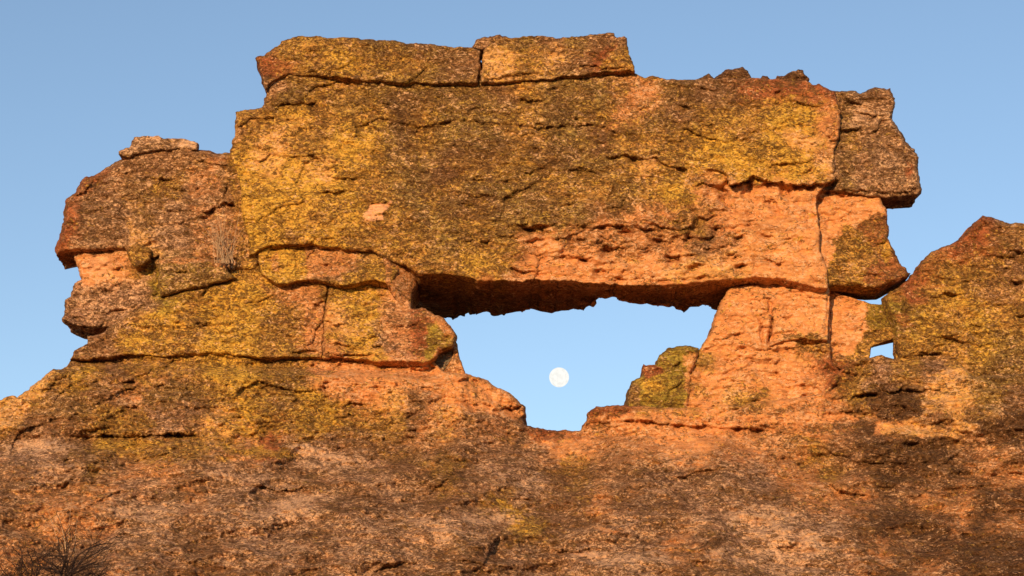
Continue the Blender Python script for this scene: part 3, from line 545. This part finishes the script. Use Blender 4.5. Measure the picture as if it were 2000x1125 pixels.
# its weathered left return face is the same stone; the rest stand on, under or beside it
R = [
 ("capstone", 'capleft', [(497,112),(503,110),(515,109),(524,100),(545,88),(551,79),(584,70),(611,73),(623,70),(648,74),(672,71),(702,76),(762,79),(802,85),(838,87),(883,93),(920,91),(939,99),(937,130),(933,162),(868,165),(802,162),(793,167),(762,161),(700,157),(642,150),(563,146),(536,155),(527,163),(521,176),(517,176),(512,146),(506,131)],
  dict(D0=40.82, T=1.6, seed=4, rnd=9, rdep=.1), "long dark-speckled capstone with a pointed left end lying on the lintel", "capstone"),
 ("capstone", 'capright', [(943,98),(960,84),(991,74),(1021,71),(1051,69),(1069,72),(1087,75),(1118,72),(1142,70),(1166,67),(1190,63),(1198,66),(1199,72),(1220,72),(1225,79),(1228,97),(1233,119),(1240,131),(1241,141),(1226,138),(1172,142),(1112,150),(1036,157),(966,162),(940,163),(942,130)],
  dict(D0=40.80, T=1.5, seed=9, rnd=8, rdep=.1), "shorter square-ended capstone with a red streak near its right end", "capstone"),
 ("loose_stone", 'lump', [(921,92),(930,79),(948,72),(973,70),(991,72),(998,80),(985,92),(955,97),(940,99)], dict(D0=41.05, T=.5, seed=13, rnd=10, rdep=.18, amp=.6), "low brown stone perched over the joint between the two capstones", "stone"),
 ("loose_stone", 'topstone', [(1350,158),(1365,152),(1384,144),(1390,147),(1397,156),(1397,162),(1352,163)], dict(D0=41.12, T=.4, seed=14, rnd=8, rdep=.18, amp=.6), "thin sliver of dark stone on the lintel's top, left of the rounded dark stone", "stone"),
 ("loose_stone", 'topstone', [(1393,157),(1405,146),(1416,139),(1428,135),(1450,131),(1461,137),(1467,154),(1465,163),(1395,163)], dict(D0=41.1, T=.5, seed=15, rnd=12, rdep=.22, amp=.6), "biggest dark rounded stone resting on the lintel's bare top edge", "stone"),
 ("loose_stone", 'topstone', [(1482,158),(1491,148),(1500,148),(1506,156),(1506,163),(1482,163)], dict(D0=41.15, T=.3, seed=16, rnd=8, rdep=.14, amp=.5, jag=2), "tiniest stone on the lintel's top, between the two larger dark stones", "stone"),
 ("loose_stone", 'topstone', [(1514,157),(1518,148),(1530,148),(1542,140),(1554,140),(1559,135),(1569,136),(1575,145),(1581,157),(1578,166),(1516,163)], dict(D0=41.1, T=.45, seed=18, rnd=10, rdep=.2, amp=.7), "knobbly dark stone at the right end of the lintel's top edge", "stone"),
 ("end_block", 'endblock', [(1600,179),(1630,178),(1648,177),(1666,177),(1680,183),(1702,173),(1720,172),(1739,173),(1742,182),(1748,194),(1746,209),(1742,221),(1745,236),(1760,257),(1767,272),(1775,286),(1787,292),(1793,306),(1794,336),(1796,357),(1800,372),(1792,382),(1748,386),(1720,388),(1672,381),(1633,374),(1600,372)],
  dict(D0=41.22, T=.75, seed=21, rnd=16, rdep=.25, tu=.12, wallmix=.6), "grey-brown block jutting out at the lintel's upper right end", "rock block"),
 ("corner_block", 'corner', [(1580,370),(1720,372),(1724,399),(1733,408),(1735,453),(1734,465),(1748,495),(1757,514),(1769,523),(1779,537),(1757,548),(1736,557),(1720,565),(1696,564),(1657,558),(1624,560),(1612,568),(1590,560),(1585,420)],
  dict(D0=41.32, T=.66, seed=25, rnd=12, rdep=.16, amp=1.2, tu=.08, wallmix=.6), "orange block with a red and yellow lichened lower corner under the grey end block", "rock block"),
 ("mid_block", 'midblock', [(1600,560),(1640,575),(1690,588),(1702,593),(1728,596),(1729,605),(1742,632),(1748,652),(1746,662),(1720,669),(1702,676),(1698,700),(1685,720),(1600,720)],
  dict(D0=41.75, T=.2, seed=28, rnd=5, rdep=.05, amp=1.0, jag=1.3), "flat orange block with a green right edge above the small triangular hole", "rock block"),
 ("right_rock", 'rightrock', [(1728,577),(1742,568),(1775,543),(1786,535),(1790,523),(1808,505),(1817,494),(1853,477),(1875,467),(1899,438),(1920,421),(1926,423),(1947,429),(1968,435),(2000,437),(2060,430),(2160,450),(2200,480),(2200,760),(1700,760),(1755,715),(1752,695),(1748,653),(1738,622),(1728,595)],
  dict(D0=41.35, T=.35, seed=31, rnd=20, rdep=.3, tu=-.03, amp=1.25), "pointed lichen-yellow rock mass at the right edge of the photo", "rock"),
 ("pillar", 'pillar', [(1404,594),(1426,560),(1500,545),(1618,545),(1622,600),(1622,700),(1700,820),(1700,860),(1230,860),(1330,800),(1350,700),(1370,678),(1376,668),(1390,645),(1393,627),(1404,606)],
  dict(D0=41.42, T=1.2, seed=35, rnd=14, rdep=.2, amp=1.3, bed=1.3, micro=1.8, tv=-.06), "bare orange pillar carrying the lintel on the right of the window", "rock pillar"),
 ("pillar_block", 'pillar', [(1508,578),(1516,572),(1540,566),(1600,560),(1619,562),(1620,610),(1617,640),(1618,662),(1590,664),(1572,661),(1548,664),(1527,668),(1504,675),(1505,660),(1512,627),(1508,600)],
  dict(D0=41.27, T=.4, seed=36, rnd=6, rdep=.05, amp=1.1, jag=2.2), "squarish orange block set into the upper right of the bare orange pillar", "rock block"),
 ("olive_boulder", 'olive', [(1224,793),(1225,773),(1228,755),(1236,746),(1254,734),(1255,716),(1260,713),(1281,713),(1283,703),(1289,691),(1302,681),(1320,676),(1348,677),(1366,680),(1362,700),(1352,725),(1347,760),(1345,800),(1340,830),(1224,830)],
  dict(D0=41.3, T=.9, seed=38, rnd=20, rdep=.28, amp=.8), "olive-green lichened boulder stepping into the window from the right", "boulder"),
 ("boulder", 'boulder', [(110,498),(109,481),(113,466),(124,433),(124,420),(127,396),(131,387),(145,378),(147,369),(157,357),(166,348),(181,344),(212,324),(224,316),(242,310),(250,298),(300,280),(350,275),(384,291),(405,296),(429,299),(447,298),(500,310),(530,480),(500,530),(430,530),(310,530),(290,500),(260,492),(242,489),(181,493),(142,492)],
  dict(D0=41.35, T=.9, seed=42, rnd=26, rdep=.45, tu=-.05, wallmix=.6), "big rounded brown boulder with a rusty rim leaning on the lintel's left end", "boulder"),
 ("slab", 'slab', [(234,304),(232,295),(242,292),(254,285),(263,268),(290,264),(311,265),(320,270),(357,270),(385,279),(384,291),(350,292),(300,294),(262,303),(248,308)],
  dict(D0=41.22, T=.8, seed=45, rnd=5, rdep=.06, amp=.6), "pale pink flaky slab lying on top of the rounded brown boulder", "stone slab"),
 ("orange_block", 'orangeblock', [(140,480),(149,510),(154,531),(159,546),(145,556),(139,578),(127,585),(126,605),(122,625),(135,632),(150,638),(182,644),(209,640),(240,640),(330,640),(330,480)],
  dict(D0=41.55, T=.8, seed=48, rnd=16, rdep=.28, tu=-.04), "pink-orange block beneath the rounded brown boulder", "rock block"),
 ("round_stone", 'round', [(248,487),(266,474),(290,482),(298,499),(296,511),(266,525),(251,508)], dict(D0=41.18, T=.5, seed=51, rnd=16, rdep=.28, amp=.6), "small rounded mossy stone wedged beneath the big brown boulder", "stone"),
 ("wedge_stone", 'wedge', [(311,508),(338,502),(388,503),(415,508),(439,516),(449,529),(462,545),(430,552),(405,559),(358,569),(314,580),(309,547)], dict(D0=41.1, T=.7, seed=53, rnd=12, rdep=.2, amp=.7), "dark wedge-shaped stone left of the yellow knob, over the yellow block", "stone"),
 ("course_stone", 'course', [(504,493),(516,484),(560,465),(700,465),(740,480),(765,505),(778,530),(765,553),(722,548),(673,559),(649,554),(610,546),(580,550),(543,557),(525,548),(512,535),(504,515)],
  dict(D0=41.12, T=.9, seed=56, rnd=8, rdep=.12, amp=.8, tv=-.24), "narrow yellow and brown stone layer squeezed directly under the lintel's left half", "rock block"),
 ("recessed_stone", 'facet', [(750,503),(790,512),(816,534),(813,556),(803,575),(806,640),(780,640),(775,590),(755,552)], dict(D0=41.3, T=1.2, seed=59, rnd=6, rdep=.05, tu=.9, amp=.8), "brown shaded stone at the window's upper left corner", "stone"),
 ("yellow_block", 'yellowblock', [(137,703),(145,686),(169,669),(170,657),(184,656),(203,646),(233,625),(287,598),(311,581),(355,566),(405,556),(445,548),(453,520),(462,506),(490,498),(506,503),(515,535),(535,535),(610,535),(645,540),(641,560),(634,600),(631,650),(628,699),(560,697),(520,700),(460,693),(400,691),(320,697),(250,691),(200,700)],
  dict(D0=41.30, T=1.2, seed=62, rnd=9, rdep=.13, tv=-.16), "broad yellow-lichened block on the left, above the long horizontal crack", "rock block"),
 ("ledge_block", 'ledgeblock', [(643,540),(720,535),(770,545),(785,571),(800,592),(805,602),(828,602),(855,615),(870,626),(879,635),(891,653),(890,662),(882,677),(868,680),(857,686),(848,702),(826,710),(772,707),(730,707),(690,700),(628,699),(631,650),(634,600),(641,560)],
  dict(D0=41.27, T=.75, seed=66, rnd=12, rdep=.18, tv=-.22), "block with a red streak overhanging into the window from the left", "rock block"),
 ("chock_stone", 'chock', [(846,713),(852,690),(862,672),(884,680),(886,700),(876,716),(867,727),(848,726)], dict(D0=41.62, T=.5, seed=69, rnd=8, rdep=.1, amp=.4, jag=1.5), "small stone in painted grey shadow propping the overhanging left block", "stone"),
 ("chock_stone", 'chockside', [(866,729),(876,712),(884,695),(884,672),(893,680),(896,695),(905,716),(908,732),(900,740),(868,740)], dict(D0=41.5, T=.6, seed=71, rnd=8, rdep=.12, amp=.5, jag=2), "small orange stone on the window's left edge, right of the shadow-grey stone", "stone"),
 ("distant_rock", 'far', [(-60,800),(0,782),(13,775),(25,771),(33,776),(60,790),(60,860),(-60,860)], dict(D0=43.5, T=1.5, seed=73, rnd=8, rdep=.2), "dark little rock peeking over the slope at the photo's left edge", "rock"),
]
for nm, key, pg, kw, lab, cat in R:
    o = block(nm, key, pg, kw.pop('D0'), **kw); tag(o, lab, cat)
    if nm == 'capstone': o['group'] = "capstones on the lintel"
    if nm == 'loose_stone': o['group'] = "loose stones on the lintel's top"

# ------------------------------------------------------------------ the rocky slope they stand on
def slope_depth(u, v):
    top = np.interp(u, [-100, 150, 900, 1050, 1140, 1250, 1620, 1700, 2200], [720, 700, 725, 838, 838, 790, 790, 700, 700])
    base = np.interp(u, [-100, 150, 900, 1000, 1100, 1200, 1620, 1700, 2200], [41.0, 40.95, 41.0, 41.3, 41.6, 41.1, 41.1, 41.05, 41.05])
    q = np.maximum(v - top, 0.)
    knee = np.interp(u, [-100, 300, 700, 1100, 1400, 1700, 2200], [860, 850, 860, 850, 850, 930, 930])
    rec = np.interp(u, [100, 160, 840, 870, 1650, 1700, 1900, 1960], [0, .5, .55, .1, 0, .35, .35, 0])
    base = base + rec * np.exp(-(q / 16.) ** 2)
    steep = .35 * np.minimum(q, np.maximum(knee - top, 5)) / 100.
    return base - steep - 1.75 * np.maximum(v - knee, 0) / 100. * (1 + .0 * u) + (.30 * fbm(u, v, 330, 120, 3, 90)
        - .30 * (1 - 2.4 * np.abs(fbm(u - 1.2 * v, v + .35 * u, 330, 120, 4, 95))) - .07 * (1 - 2.4 * np.abs(fbm(u + v, v - .1 * u, 120, 42, 4, 97)))) * sstep(10, 190, v - top)
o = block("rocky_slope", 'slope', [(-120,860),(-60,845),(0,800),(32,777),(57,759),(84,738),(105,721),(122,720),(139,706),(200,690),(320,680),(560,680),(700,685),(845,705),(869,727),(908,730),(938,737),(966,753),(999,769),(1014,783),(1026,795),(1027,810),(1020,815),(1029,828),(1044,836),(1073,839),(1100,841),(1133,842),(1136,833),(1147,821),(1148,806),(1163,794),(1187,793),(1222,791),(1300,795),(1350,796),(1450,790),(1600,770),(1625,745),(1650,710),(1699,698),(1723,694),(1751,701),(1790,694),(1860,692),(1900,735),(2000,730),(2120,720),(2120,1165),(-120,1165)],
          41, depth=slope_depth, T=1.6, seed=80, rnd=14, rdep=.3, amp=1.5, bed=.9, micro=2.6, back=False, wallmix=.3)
tag(o, kind='structure')

# ground sheet: rises under the rocky slope and runs on to the horizon
xs = np.concatenate([-np.geomspace(4000, 16, 30), np.linspace(-14, 14, 57), np.geomspace(16, 4000, 30)])
ys = np.concatenate([-np.geomspace(4000, 4, 30), np.linspace(0, 60, 121), np.geomspace(64, 6000, 40)])
X, Yy = np.meshgrid(xs, ys)
low = at(np.array([1000.]), np.array([1140.]), slope_depth(np.array([1000.]), np.array([1140.])))[0]
prof = np.interp(Yy, [-10, 8, 24, low[1] - .6, low[1] + .8, 41, 48, 90, 300], [0, 0, 1.8, low[2] - .15, low[2] - .2, low[2] + 2.6, low[2] + 2.2, -4, -30])
Zg = prof + .35 * fbm(X * 20, Yy * 20, 60, 60, 3, 5) * (np.abs(X) < 200) * sstep(3, 12, np.hypot(X, Yy))
Vg = np.stack([X.ravel(), Yy.ravel(), Zg.ravel()], -1); ny_, nx_ = X.shape
ii, jj = np.meshgrid(np.arange(nx_ - 1), np.arange(ny_ - 1)); a = (jj * nx_ + ii).ravel()
Qg = np.stack([a, a + 1, a + 1 + nx_, a + nx_], 1)
cg = np.tile(np.array(PAL['B'][0] + PAL['B'][1]), (len(Vg), 1))
tag(write_mesh("ground", Vg, Qg, cg[:, :3], cg[:, 3:], ROCK), kind='structure')

# ------------------------------------------------------------------ moon
mm, t, b = mk("moon_surface"); t.nodes.remove(b)
em = t.nodes.new("ShaderNodeEmission"); n = t.nodes.new("ShaderNodeTexNoise"); tc = t.nodes.new("ShaderNodeTexCoord"); r = t.nodes.new("ShaderNodeValToRGB")
n.inputs["Scale"].default_value = 2.6; n.inputs["Detail"].default_value = 5; n.inputs["Roughness"].default_value = .6
r.color_ramp.elements[0].position = .40; r.color_ramp.elements[0].color = (.61, .60, .56, 1); r.color_ramp.elements[1].position = .56; r.color_ramp.elements[1].color = (.68, .67, .63, 1)
t.links.new(tc.outputs["Object"], n.inputs["Vector"]); t.links.new(n.outputs[0], r.inputs[0]); t.links.new(r.outputs[0], em.inputs[0]); t.links.new(em.outputs[0], t.nodes["Material Output"].inputs[0])
MD = 3000.0; mc = at(1092, 737, MD); rad = 19.3 / F * np.linalg.norm(mc - CAM)
nu, nv = 64, 32; th = np.linspace(0, np.pi, nv + 1)[:, None]; ph = (np.arange(nu) * 2 * np.pi / nu)[None]
Vm = np.stack([np.sin(th) * np.cos(ph), np.sin(th) * np.sin(ph), np.cos(th) + 0 * ph], -1).reshape(-1, 3)
Qm = [(j * nu + i, (j + 1) * nu + i, (j + 1) * nu + (i + 1) % nu, j * nu + (i + 1) % nu) for j in range(nv) for i in range(nu)]
o = write_mesh("moon", Vm, Qm, mat=mm); o.location = mc; o.scale = (rad,) * 3
tag(o, "full white moon in the blue sky seen through the rock window", "moon")

# ------------------------------------------------------------------ dry plants
def tubes(segs, sides=5):
    V, Q = [], []
    for p0, p1, r0, r1 in segs:
        d = (p1 - p0); L = np.linalg.norm(d); d = d / max(L, 1e-6)
        a = np.cross(d, [0.3, 1, .2]); a /= np.linalg.norm(a); b_ = np.cross(d, a); n0 = len(V)
        for p, r_ in ((p0, r0), (p1, r1)):
            for k in range(sides):
                an = 2 * math.pi * k / sides; V.append(p + r_ * (math.cos(an) * a + math.sin(an) * b_))
        for k in range(sides): Q.append((n0 + k, n0 + (k + 1) % sides, n0 + sides + (k + 1) % sides, n0 + sides + k))
    return np.array(V), Q
TWIG = plain("dry_bark", (.036, .020, .015), var=.35); STRAW = plain("dry_straw", (.46, .30, .18), var=.25)
def shrub(base, height, spread, rng):
    stem, twig = [], []
    def grow(p, d, L, r_, lev):
        nseg = 3
        for k in range(nseg):
            d = d + np.array([rng.gauss(0, .30), rng.gauss(0, .26), rng.gauss(.02, .22)]); d /= np.linalg.norm(d)
            q = p + d * L / nseg; (stem if lev < 1 else twig).append((p, q, r_, r_ * .85)); p = q; r_ *= .85
            if lev < 4:
                for _ in range(1 if lev else 2):
                    a = np.array([rng.gauss(0, 1), rng.gauss(0, .7), rng.gauss(.15, .6)]); a /= np.linalg.norm(a)
                    e = d * .6 + a * .75; e /= np.linalg.norm(e); grow(p, e, L * .66, r_ * .62, lev + 1)
    for k in range(12):
        an = (k - 5.5) / 5.5 * 1.2 + rng.gauss(0, .12)
        d = np.array([math.sin(an) * spread, rng.gauss(0, .35), math.cos(an)]); d /= np.linalg.norm(d)
        grow(np.array(base, float) + np.array([rng.gauss(0, .06), rng.gauss(0, .05), 0]), d, height * rng.uniform(.45, .62), .027, 0)
    return stem, twig
def shrub_obj(pos, h, spread, seed, label):
    rng = random.Random(seed); st, tw = shrub((0, 0, 0), h, spread, rng)
    root = bpy.data.objects.new("dry_shrub", None); COL.objects.link(root); root.location = pos; tag(root, label, "shrub")
    for nm, sg in (("stem", st), ("twig", tw)):
        V, Q = tubes(sg, 4); c = write_mesh(nm, V, Q, mat=TWIG); c.parent = root
    return root
shrub_obj(at(110, 1185, 33.4), 1.6, 2.1, 3, "leafless dark tangled shrub on the slope at the photo's bottom left corner")

def tuft(base, n, h, lean, spread, rng, up=(0, 0, 1)):
    sg = []
    for k in range(n):
        p = np.array(base) + np.array([rng.gauss(0, spread), rng.gauss(0, .02), 0]); d = np.array([rng.gauss(lean, .30), rng.gauss(-.15, .12), 1.0]); d /= np.linalg.norm(d)
        L = h * rng.uniform(.45, 1); r_ = rng.uniform(.0050, .0085)
        for s in range(4):
            q = p + d * L / 4; sg.append((p, q, r_, r_ * .8)); p = q; r_ *= .8
            d = d + np.array([rng.gauss(0, .05), rng.gauss(0, .05), -.04]); d /= np.linalg.norm(d)
    return sg
rng = random.Random(5)
V, Q = tubes(tuft(at(436, 514, 40.9), 34, 1.15, -.08, .11, rng), 4)
tag(write_mesh("dry_grass", V, Q, mat=STRAW), "tall dry grass tuft in the crack between brown boulder and lintel", "grass")
V, Q = tubes(tuft(at(128, 1075, 34.6), 5, .9, -.2, .06, rng), 4)
tag(write_mesh("dry_grass", V, Q, mat=STRAW), "few tall straw stalks standing just above the leafless shrub", "grass")
